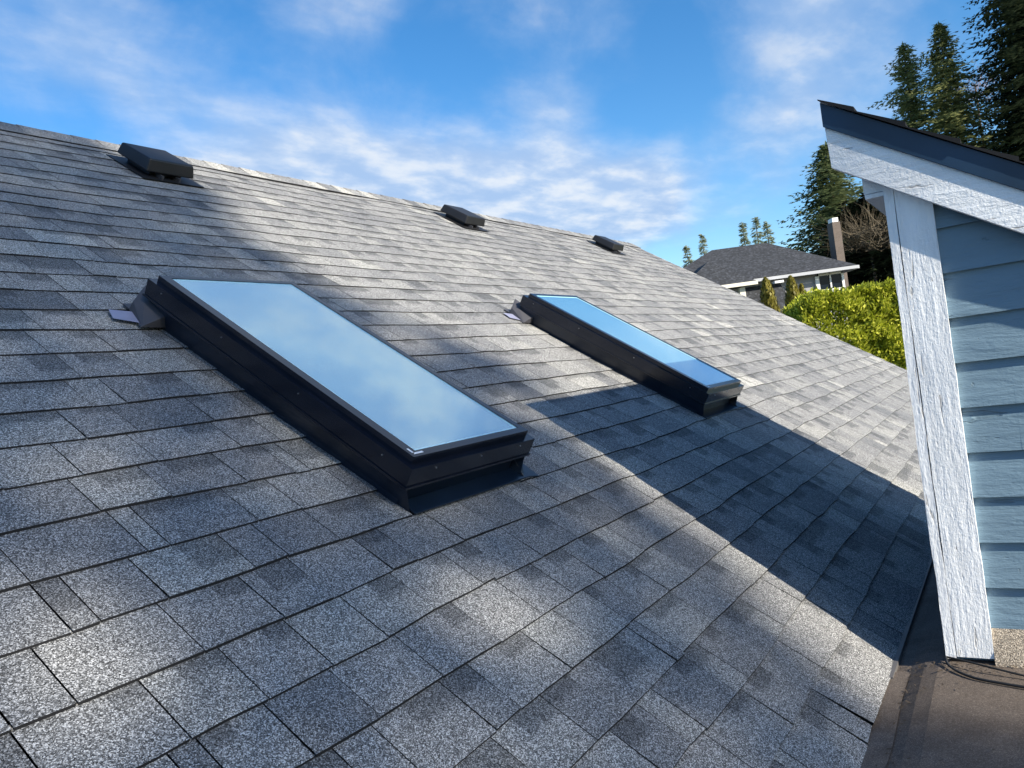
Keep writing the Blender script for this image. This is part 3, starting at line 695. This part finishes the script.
put(939, 26, 42, 3.5, 5, M_firl, 'olive green fir with a pointed top above the navy rake trim', G, n_lev=72, nb_=16, sp=.50, z0=8, shape=.72, irregular=.7, spl=13, droop=.32)
put(903, 46, 44, 2.6, 8, M_firl, 'slender ragged fir close to the left of the pointed olive fir', G, n_lev=64, nb_=14, sp=.48, z0=8, shape=.6, irregular=.8, spl=12, droop=.3)
put(826, 146, 40, 4.4, 13, M_fir, 'broad green fir behind the brick chimney of the neighbour house', G, n_lev=84, nb_=20, sp=.52, z0=2.6, shape=.62, spl=15, irregular=.5, droop=.34)
put(868, 196, 38, 3.4, 17, M_fird, 'dark dense evergreen, shade put in its colour, filling the gap between chimney and white corner board', G, n_lev=60, nb_=14, sp=.7, z0=1.5, shape=.25, spl=12, irregular=.15)
put(893, 200, 37, 3.2, 18, M_fird, 'dark dense evergreen, shade put in its colour, partly behind the white corner board', G, n_lev=60, nb_=14, sp=.7, z0=1.5, shape=.25, spl=12, irregular=.15)
for k, (px, py, D_, RD, lb) in enumerate([(686, 247, 95, 2.6, 'leftmost of the small far firs, a low one at the roof edge'), (701.5, 236, 95, 3.2, 'second far fir from the left, left of the neighbour roof peak'),
    (742, 224, 90, 2.5, 'left small fir of the trio above the neighbour roof'), (755, 219, 90, 3.0, 'tallest middle fir of the trio above the neighbour roof'), (766, 223, 90, 3.0, 'right small fir of the trio above the neighbour roof')]):
    put(px, py, D_, RD, 30+k, M_fard, lb, 'far firs on the skyline', n_lev=34, nb_=8, sp=.75, z0=6, shape=.95, irregular=.6, spl=7)

# bare shrub / tree with thin tan twigs
def twiggy(base, p_top, spread, n, matl, label, seed, r0=.03):
    r = random.Random(seed); root = empty('bare_tree', base, label, 'tree'); base = Vector(base); p_top = Vector(p_top)
    tk = MB(); tk.tube([base, base.lerp(p_top, .5)+Vector((.05, 0, 0)), p_top], [.14, .09, .05], 6); tk.build('trunk', M_bark, root)
    cr = MB()
    for k in range(n):
        s0 = p_top + Vector((r.gauss(0, spread*.3), r.gauss(0, spread*.3), r.uniform(-spread, 0)*.5))
        dv = Vector((r.gauss(0, 1), r.gauss(0, 1), abs(r.gauss(.5, .6)))).normalized(); L = spread*r.uniform(.4, 1.1); pts = [s0]; 
        for q in range(4): pts.append(pts[-1] + dv*L/4 + Vector((r.gauss(0, .05), r.gauss(0, .05), r.gauss(0, .05)))*L)
        cr.tube(pts, [r0*(1-.22*q) for q in range(5)], 3, caps=False)
    cr.build('crown', matl, root); return root
c_ = at(868, 226, 36.5); twiggy((c_.x, c_.y, GZ), c_ - Vector((0, 0, .3)), 1.9, 900, M_twig, 'tan leafless tree in sunlight between the chimney and the white corner board', 4, .013)
c_ = at(975, 85, 46); twiggy((c_.x, c_.y, GZ), c_, 2.6, 170, M_twig2, 'bare mauve twigged tree between the olive fir and the tall dark evergreen', 6, .013)

# golden cedars in front of the neighbour house
def cedar(px, pt, D_, wid, label, seed):
    r = random.Random(seed); b0 = tbase(up_px(px, pt), D_); zt = ztop(px, pt, D_); H = zt - GZ; root = empty('cedar_shrub', b0, label, 'shrub', 'columnar golden cedars')
    tk = MB(); tk.tube([b0, b0+Vector((0, 0, H*.9))], [.07, .02], 6); tk.build('trunk', M_bark, root); cr = MB()
    for k in range(5200):
        t = r.random(); z = H*t; prof = wid*min(1, (1-t)*6.5)**.6*(.9+.1*math.sin(t*25+seed)); az = r.uniform(0, 6.283); rr = prof*(r.random()**.3)*(1+r.gauss(0, .06))
        p = b0 + Vector((math.cos(az)*rr, math.sin(az)*rr, z)); a = Vector((math.cos(az)*.35+r.gauss(0, .3), math.sin(az)*.35+r.gauss(0, .3), 1)).normalized()*.12; b2 = Vector((-math.sin(az), math.cos(az), r.gauss(0, .4))).normalized()*.06
        leafq(cr, p-a*.5, a, b2)
    cr.build('crown', M_thuja, root)
cedar(765, 278.5, 21, .36, 'left golden brown cedar shrub under the porch eave', 1)
cedar(790, 277, 19.5, .30, 'middle golden cedar shrub, taller one left of the laurel hedge', 2)
cedar(801, 285, 19.5, .22, 'small low cedar shrub touching the left end of the laurel hedge', 3)

# laurel hedge
r = random.Random(21); HD = 14.5
h0 = tbase(up_px(797, 297), HD); hA = rz2(795, 299, HD); hB = rz2(1010, 262, HD)
hedge = empty('laurel_hedge', h0 + RT*1.2, 'yellow green clipped laurel hedge beyond the far roof edge', 'hedge')
cr = MB()
O4 = CAM + FW*HD
for k in range(60000):
    w_ = r.random(); s_ = r.random()
    rr = hA[0] + .10 + (hB[0]-hA[0])*w_
    top = hA[1] - .13 + (hB[1]-hA[1])*w_*.55 + .05 + .12*mn.noise(Vector((rr*1.6, 0, 4))) + .10*mn.noise(Vector((rr*6, 3, 4))) + (r.random()**6)*.16
    endr = min(1, (rr-hA[0]-.05)/.5)
    if s_ < .45: dep = r.uniform(0, 1.1); z = top - abs(r.gauss(0, .07)) - (1-endr)*.18
    else: dep = abs(r.gauss(0, .12)); z = top - r.random()*2.6
    dep += .22*mn.noise(Vector((rr*2.6, z*2.6, 1)))
    if z > top-.12: dep += .06
    p = O4 + RT*rr + FW*dep + Vector((0, 0, z - CAM.z))
    a = (Vector((r.gauss(0, .6), r.gauss(0, .6), .55+r.gauss(0, .4))) - FW*.5).normalized()*r.uniform(.07, .13)
    b2 = a.cross(Vector((r.gauss(0, 1), r.gauss(0, 1), r.gauss(0, 1)))).normalized()*r.uniform(.035, .05)
    leafq(cr, p, a, b2)
cr.build('crown', M_laurel, hedge)
tk = MB()
for k in range(14):
    rr = hA[0]+.25+(hB[0]-hA[0]-.5)*k/13; p = O4 + RT*rr + FW*.55; tk.tube([(p.x, p.y, GZ), (p.x+.05, p.y, GZ+1.6), (p.x, p.y, hA[1]-.3)], [.05, .04, .015], 5)
core = MB()
tk.build('stem', M_bark, hedge)

# ------------------------------------------------------------------ sun, sky
SUN = Vector((-.235, -1.0, .59)).normalized(); EL = math.asin(SUN.z)
sd = bpy.data.lights.new('sun', 'SUN'); sd.energy = 5.0; sd.angle = R(.55); sd.color = (1, .92, .77)
so = bpy.data.objects.new('sun', sd); col.objects.link(so); so.rotation_mode = 'QUATERNION'; so.rotation_quaternion = (-SUN).to_track_quat('-Z', 'Y'); so.location = (0, -5, 8)

# deciduous tree up-sun of the roof: its dappled shade lies on the left half of the roof
E1 = SUN.cross(Vector((0, 0, 1))).normalized(); E2 = E1.cross(SUN)
SD = 26.0
def sp_(p, q, dd=0): return E1*p + E2*q + SUN*(SD+dd)
r = random.Random(5)
def rbound(q):   # right-hand limit (p) of the crown at height q
    T = [(-1, -2.1), (.3, -2.12), (.9, -2.22), (1.4, -2.42), (1.9, -2.6), (2.35, -2.45), (2.75, -1.9), (3.2, -1.95), (4.0, -2.1), (4.3, -1.8), (4.6, -1.7), (5.2, -1.2), (5.7, 0)]
    for (a, b2), (c, d2) in zip(T, T[1:]):
        if a <= q <= c: return b2 + (d2-b2)*(q-a)/(c-a)
    return 9
gaps = [(-.43, 1.05, .18), (-1.28, .86, .13), (-.60, 1.50, .09), (-2.15, 2.25, .16), (-2.3, 1.65, .13), (-.1, 2.3, .10)]
ctr = sp_(.3, 2.0); tb = Vector((ctr.x+.4, ctr.y, GZ)); tree = empty('deciduous_tree', tb, 'loose crowned deciduous tree whose dappled shade falls on the roof', 'tree')
tk = MB(); tk.tube([tb, tb.lerp(ctr, .5)+Vector((.2, 0, 0)), ctr], [.3, .2, .08], 8)
for k in range(26):
    q = r.uniform(0, 4.2); p = r.uniform(rbound(q)+.4, 2.4); e2 = sp_(p, q, r.uniform(-1, 1)); s0 = tb.lerp(ctr, r.uniform(.55, 1)); tk.tube([s0, s0.lerp(e2, .5)+Vector((0, 0, .3)), e2], [.035, .02, .008], 5)
tk.build('trunk', M_bark, tree)
cr = MB(); cnt = 0
while cnt < 43000:
    q = r.uniform(-.9, 5.0); p = r.uniform(-2.8, 3.2); lim = rbound(q)
    if p < lim + r.gauss(0, .05) + .07*math.sin(q*6): continue
    if any((p-a)**2 + (q-b2)**2 < (rr*r.uniform(.5, 1.5))**2 for a, b2, rr in gaps): continue
    c = sp_(p, q, r.uniform(-1.4, 1.4)); a = Vector((r.gauss(0, 1), r.gauss(0, 1), r.gauss(0, 1))).normalized()*r.uniform(.07, .12); b2 = a.cross(Vector((r.gauss(0, 1), r.gauss(0, 1), r.gauss(0, 1)))).normalized()*r.uniform(.05, .08)
    leafq(cr, c, a, b2); cnt += 1
cr.build('crown', M_shade, tree)

W = bpy.data.worlds.new('World'); scene.world = W; W.use_nodes = True; nt = W.node_tree; bg = nt.nodes['Background']
sky = N(nt, 'ShaderNodeTexSky', sky_type='NISHITA'); sky.sun_disc = False; sky.sun_elevation = EL; sky.sun_rotation = math.atan2(SUN.x, SUN.y); sky.air_density = 1.0; sky.dust_density = .4; sky.ozone_density = 3.0
hs = N(nt, 'ShaderNodeHueSaturation'); hs.inputs['Saturation'].default_value = 1.30; hs.inputs['Value'].default_value = 1.08; nt.links.new(sky.outputs[0], hs.inputs['Color'])
tc = N(nt, 'ShaderNodeTexCoord'); dirv = tc.outputs['Generated']
sx = N(nt, 'ShaderNodeSeparateXYZ'); nt.links.new(dirv, sx.inputs[0])
zc = math_(nt, 'ADD', math_(nt, 'MAXIMUM', sx.outputs[2], 0.0), .12)
cx = math_(nt, 'DIVIDE', sx.outputs[0], zc); cy = math_(nt, 'DIVIDE', sx.outputs[1], zc)
cb_n = N(nt, 'ShaderNodeCombineXYZ'); nt.links.new(cx, cb_n.inputs[0]); nt.links.new(cy, cb_n.inputs[1])
mp = N(nt, 'ShaderNodeMapping'); mp.inputs['Rotation'].default_value = (0, 0, R(25)); mp.inputs['Scale'].default_value = (1.0, 1.5, 1); nt.links.new(cb_n.outputs[0], mp.inputs[0])
n1 = noise(nt, mp.outputs[0], 1.5, 8, .55, .2); n2 = noise(nt, mp.outputs[0], 4.5, 5, .55, .1)
n3 = noise(nt, dirv, 5.5, 7, .58, .3)
acc = math_(nt, 'ADD', math_(nt, 'ADD', math_(nt, 'MULTIPLY', n1, .32), math_(nt, 'MULTIPLY', n3, .48)), .095)
lobes = [((220, 185), .10, .20), ((310, 195), .11, .32), ((410, 200), .11, .38), ((510, 205), .11, .40), ((600, 205), .10, .34), ((665, 200), .07, .16), ((640, 195), .06, .10), ((720, 140), .10, .12), ((790, 130), .06, .08),
         ((60, 50), .12, .15), ((150, 75), .10, .10), ((300, 20), .13, .10), ((420, 15), .12, .10), ((570, 15), .12, .12), ((560, 95), .05, .08), ((640, 60), .05, .06), ((850, 40), .10, .04), ((930, 20), .1, .03), ((720, 225), .05, .05), ((300, 200), .09, .10), ((480, 215), .08, .10),
         ((470, 100), .13, -.09), ((720, 75), .10, -.10), ((250, 105), .10, -.05), ((660, 245), .06, -.10), ((80, 110), .06, -.05), ((420, 75), .07, -.05), ((630, 110), .08, -.10)]
for (px, py), sg, am in lobes:
    dv = (at(px, py, 1) - CAM).normalized(); vm = N(nt, 'ShaderNodeVectorMath', operation='DISTANCE'); nt.links.new(dirv, vm.inputs[0]); vm.inputs[1].default_value = tuple(dv)
    acc = math_(nt, 'ADD', acc, maprange(nt, vm.outputs['Value'], 0, sg*1.5, am, 0))
for dv_, sg, am in (((-.45, -.5, .72), .7, .12), ((-.6, .3, .4), .5, .10), ((.586, .433, .685), .16, .30), ((.689, .314, .653), .16, .30), ((.74, .25, .62), .12, .20), ((.80, .19, .572), .16, .25), ((.918, .178, .354), .12, .18)):  # cloud lobes added, mostly out of view, to whiten ambient and glass reflections
    dv = Vector(dv_).normalized(); vm = N(nt, 'ShaderNodeVectorMath', operation='DISTANCE'); nt.links.new(dirv, vm.inputs[0]); vm.inputs[1].default_value = tuple(dv)
    acc = math_(nt, 'ADD', acc, maprange(nt, vm.outputs['Value'], 0, sg*1.5, am, 0))
cm = maprange(nt, acc, .485, .87, 0, .92)
cdn = ramp(nt, [(0, (2.3, 3.2, 4.7)), (.5, (3.2, 3.9, 5.0)), (1, (4.5, 4.8, 5.2))]); nt.links.new(maprange(nt, n2, .35, .7), cdn.inputs[0])
mixw = mixc(nt, hs.outputs[0], cdn.outputs[0], cm)
nt.links.new(mixw, bg.inputs['Color']); bg.inputs['Strength'].default_value = .10

scene.render.engine = 'CYCLES'
scene.view_settings.view_transform = 'Standard'; scene.view_settings.look = 'None'; scene.view_settings.exposure = 0.9; scene.view_settings.gamma = 1
scene.render.resolution_x = 1024; scene.render.resolution_y = 768
